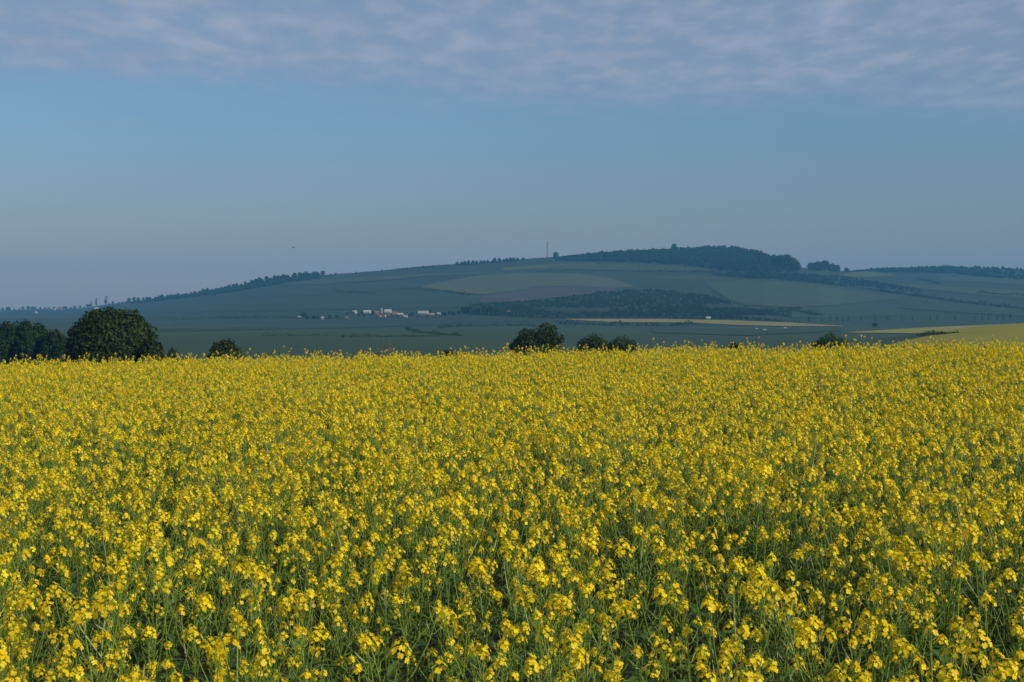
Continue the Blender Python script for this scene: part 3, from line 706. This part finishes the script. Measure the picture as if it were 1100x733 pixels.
def flower_head(c, ax, r, big=1.0):
    """a raceme: open flowers round the tip, buds on top; c is the tip of its stalk"""
    mb = MB(); n = int(r.integers(13, 22) * big); ax = unit(ax)
    hh = .060 * big * r.uniform(.65, 1.15); R = .035 * big * r.uniform(.85, 1.15)
    e1 = unit(np.cross(ax, (1, .2, 0))); e2 = np.cross(ax, e1)
    for i in range(n):
        t = (i + r.random()) / n; w = i * 2.399 + r.normal(0, .25)
        rad = R * (1 - .62 * t ** 1.4) * r.uniform(.75, 1.15)
        o_ = math.cos(w) * e1 + math.sin(w) * e2
        add_flower(mb, c + ax * (hh * (t - .75)) + o_ * rad, o_ * (1.0 - .45 * t) + ax * (.25 + .7 * t), r, r.uniform(.0088, .0130) * (0.85 + .15 * big))
    for i in range(7):
        w = r.uniform(0, 6.28); o_ = (math.cos(w) * e1 + math.sin(w) * e2) * r.uniform(.001, .009) * big
        p_ = c + ax * (hh * .30 + r.uniform(-.004, .008)) + o_; q_ = ax * .0045; x_ = e1 * .0022; y_ = e2 * .0022
        mb.add([p_ - q_, p_ + x_, p_ + y_, p_ - x_, p_ - y_, p_ + q_], [(0, 2, 1), (0, 3, 2), (0, 4, 3), (0, 1, 4), (5, 1, 2), (5, 2, 3), (5, 3, 4), (5, 4, 1)], M['bud'], r.random())
    return mb

def pods(mb, P0, P1, n, r):
    ax = unit(P1 - P0); e1 = unit(np.cross(ax, (1, .3, 0))); e2 = np.cross(ax, e1)
    for i in range(n):
        p_ = P0 + (P1 - P0) * (i + r.random()) / n; w = i * 2.4 + r.normal(0, .3); o_ = math.cos(w) * e1 + math.sin(w) * e2
        L1 = r.uniform(.010, .018); L2 = r.uniform(.025, .055)
        a_ = p_ + (o_ * .9 + ax * .3) * L1; b_ = a_ + (o_ * .55 + ax * .75) * L2
        mb.tube([p_, a_, (a_ + b_) / 2 + o_ * .002, b_], [.0007, .0012, .0019, .0005], M['stem'], 3, r.random(), False)

def leaf_part(p0, w, L_, r, droop):
    mb = MB(); o_ = np.array([math.cos(w), math.sin(w), 0]); s_ = np.array([-math.sin(w), math.cos(w), 0])
    pts = [p0 + o_ * L_ * t + np.array([0, 0, L_ * (.55 * t - droop * t * t)]) for t in (0, .3, .65, 1)]
    wd = [.10, .5, .42, .02]; W_ = L_ * .26; V = []
    for q_, k in zip(pts, wd):
        V += [q_ - s_ * W_ * k + (0, 0, W_ * k * .35), q_, q_ + s_ * W_ * k + (0, 0, W_ * k * .35)]
    Fc = []
    for i in range(3):
        for j in range(2): Fc.append((i * 3 + j, i * 3 + j + 1, i * 3 + j + 4, i * 3 + j + 3))
    mb.add(V, Fc, M['leaf'], r.random()); return mb

def rapeseed(seed):
    r = np.random.default_rng(seed); stem = MB(); heads = []; leaves = []
    Hh = r.uniform(0.98, 1.20); lean = r.normal(0, .10, 2); bow = r.normal(0, .04, 2)
    def at(t): return np.array([lean[0] * t * t * Hh + bow[0] * math.sin(t * 3), lean[1] * t * t * Hh + bow[1] * math.sin(t * 3), Hh * t])
    ts = np.linspace(0, 1, 8); st_t = r.uniform(.3, .9)
    stem.tube([at(t) for t in ts], np.linspace(.0065, .0020, 8), M['stem'], 5, st_t)
    tip = at(1.0); heads.append(flower_head(tip, at(1) - at(.92) + r.normal(0, .02, 3), r, r.uniform(.88, 1.36)))
    pods(stem, at(.70), at(.945), int(r.integers(18, 28)), r)
    nb = int(r.integers(2, 6)); w0 = r.uniform(0, 6.28)
    for i in range(nb):
        t = .42 + .42 * (i + r.random() * .6) / nb; p0 = at(t); w = w0 + i * 2.4 + r.normal(0, .3)
        Lb = r.uniform(.20, .42) * (1.25 - .5 * (t - .42)); o_ = np.array([math.cos(w), math.sin(w), 0])
        sp = r.uniform(.30, .55)
        pts = [p0, p0 + o_ * Lb * sp * .55 + np.array([0, 0, Lb * .35]), p0 + o_ * Lb * sp * .85 + np.array([0, 0, Lb * .72]), p0 + o_ * Lb * sp + np.array([0, 0, Lb * 1.08])]
        stem.tube(pts, [.0034, .0026, .0020, .0015], M['stem'], 4, st_t)
        heads.append(flower_head(pts[-1], pts[-1] - pts[-2] + np.array([0, 0, .05]), r, r.uniform(.42, .88)))
        pods(stem, pts[-2] * .9 + pts[-1] * .1, pts[-2] * .15 + pts[-1] * .85, int(r.integers(6, 12)), r)
        leaves.append(leaf_part(p0, w + .1, r.uniform(.07, .13), r, r.uniform(.3, .8)))
    for i in range(7):
        t = .18 + .08 * i + r.uniform(-.03, .03); leaves.append(leaf_part(at(t), w0 + i * 2.4 + 1, r.uniform(.14, .24), r, r.uniform(.4, .9)))
    return stem, heads, leaves

def merge(parts):
    o = MB()
    for p_ in parts:
        mp = [o.mi(m) for m in p_.mats]
        for f in p_.f: o.f.append(tuple(i + o.n for i in f))
        o.m += [mp[k] for k in p_.m]; o.v += p_.v; o.t += p_.t; o.n += p_.n
    return o

NV = 16
VAR = [rapeseed(300 + i) for i in range(NV)]
WHOLE = [merge([s_] + h_ + l_).mesh('rapeseed_whole') for s_, h_, l_ in VAR]
PARTS = [(s_.mesh('stem'), [h.mesh('flower_head') for h in h_], [l.mesh('leaf') for l in l_]) for s_, h_, l_ in VAR]

# plants stand all over the field, slightly clumped, thinner in places
DENS = 19.0
def lowf(x, y):
    return (np.sin(x * .55 + 1.3 + .6 * np.sin(y * .21)) * np.sin(y * .47 + .4 + .5 * np.sin(x * .33)) + .6 * np.sin(x * 1.3 + 2 * np.sin(y * .5)) * np.sin(y * 1.1 + 1.7)) / 1.6
x0, x1, y0, y1 = -34, 34, 2.6, 56
n = int((x1 - x0) * (y1 - y0) * DENS)
PX = rng.uniform(x0, x1, n); PY = rng.uniform(y0, y1, n)
keep = (np.abs(PX) < 3.2 + .42 * PY) & (rng.random(n) < .84 + .16 * lowf(PX, PY) + .16 * lowf(PX * .3 + 5, PY * .3))
PX, PY = PX[keep], PY[keep]; n = len(PX)
sc = rng.normal(1.0, .085, n) * (1 + .035 * lowf(PX * .7 + 3, PY * .7)); sc = np.where(rng.random(n) < .05, sc * 1.11, sc); sc = np.clip(sc, .76, 1.26)
rot = np.stack([rng.normal(0, .05, n), rng.normal(0, .05, n), rng.uniform(0, 6.28, n)], 1)
PZ = H(PX, PY) - .01
var = rng.integers(0, NV, n)
# the three hundred that stand nearest inside the picture are plants of their own
ta, tb_ = PX / PY, (PZ + 1.13 * sc - CAMZ) / PY
la, lb_ = ray(1085, 720); _, hb_ = ray(550, 300)
seen = (np.abs(ta) < float(la)) & (tb_ > float(ray(550, 728)[1]))
order = np.where(seen)[0][np.argsort(PY[seen])][:300]
own = np.zeros(n, bool); own[order] = True
for i in order:
    st_m, hd_m, lf_m = PARTS[var[i]]
    t = empty('rapeseed_plant', (PX[i], PY[i], PZ[i])); t.rotation_euler = tuple(rot[i]); t.scale = (sc[i],) * 3
    tag(t, 'tall flowering rapeseed plant among the nearest ones at the front of the field', 'rapeseed plant', 'rapeseed plants at the front of the field')
    for nm, ms in (('stem', [st_m]), ('flower_head', hd_m), ('leaf', lf_m)):
        for me in ms:
            o = bpy.data.objects.new(nm, me); COL.objects.link(o); o.parent = t
rest = ~own
scatter('rapeseed_crop', WHOLE, np.stack([PX, PY, PZ], 1)[rest], rot[rest], np.repeat(sc[rest][:, None], 3, 1), var[rest], 'yellow flowering rapeseed crop filling the whole field', 'crop')
print('plants', n)

# ------------------------------------------------------------------ haze
hz = bpy.data.meshes.new('haze')
bx = MB(); bx.box((0, 4600, 150 - 20), (18000, 9800, 340), M['dark'])
hzo = bpy.data.objects.new('haze', bx.mesh('haze')); COL.objects.link(hzo); hzo['kind'] = 'stuff'
hm_ = bpy.data.materials.new('haze'); hm_.use_nodes = True; ht = hm_.node_tree; ht.nodes.clear()
ho = ht.nodes.new('ShaderNodeOutputMaterial'); pv = ht.nodes.new('ShaderNodeVolumePrincipled')
pv.inputs['Color'].default_value = (0.13, 0.46, 0.86, 1); pv.inputs['Density'].default_value = 1.12e-4; pv.inputs['Anisotropy'].default_value = 0.0
ht.links.new(pv.outputs[0], ho.inputs['Volume'])
hzo.data.materials.clear(); hzo.data.materials.append(hm_)

# ------------------------------------------------------------------ render settings
S.render.engine = 'CYCLES'
S.cycles.max_bounces = 5; S.cycles.diffuse_bounces = 3; S.cycles.transmission_bounces = 3; S.cycles.volume_bounces = 0
S.cycles.use_denoising = True
try:
    S.cycles.denoiser = 'OPENIMAGEDENOISE'
except Exception:
    pass
S.cycles.sample_clamp_indirect = 4.0
S.view_settings.view_transform = 'Standard'; S.view_settings.look = 'None'
S.view_settings.exposure = -0.05; S.view_settings.gamma = 1.0
S.view_settings.use_curve_mapping = False
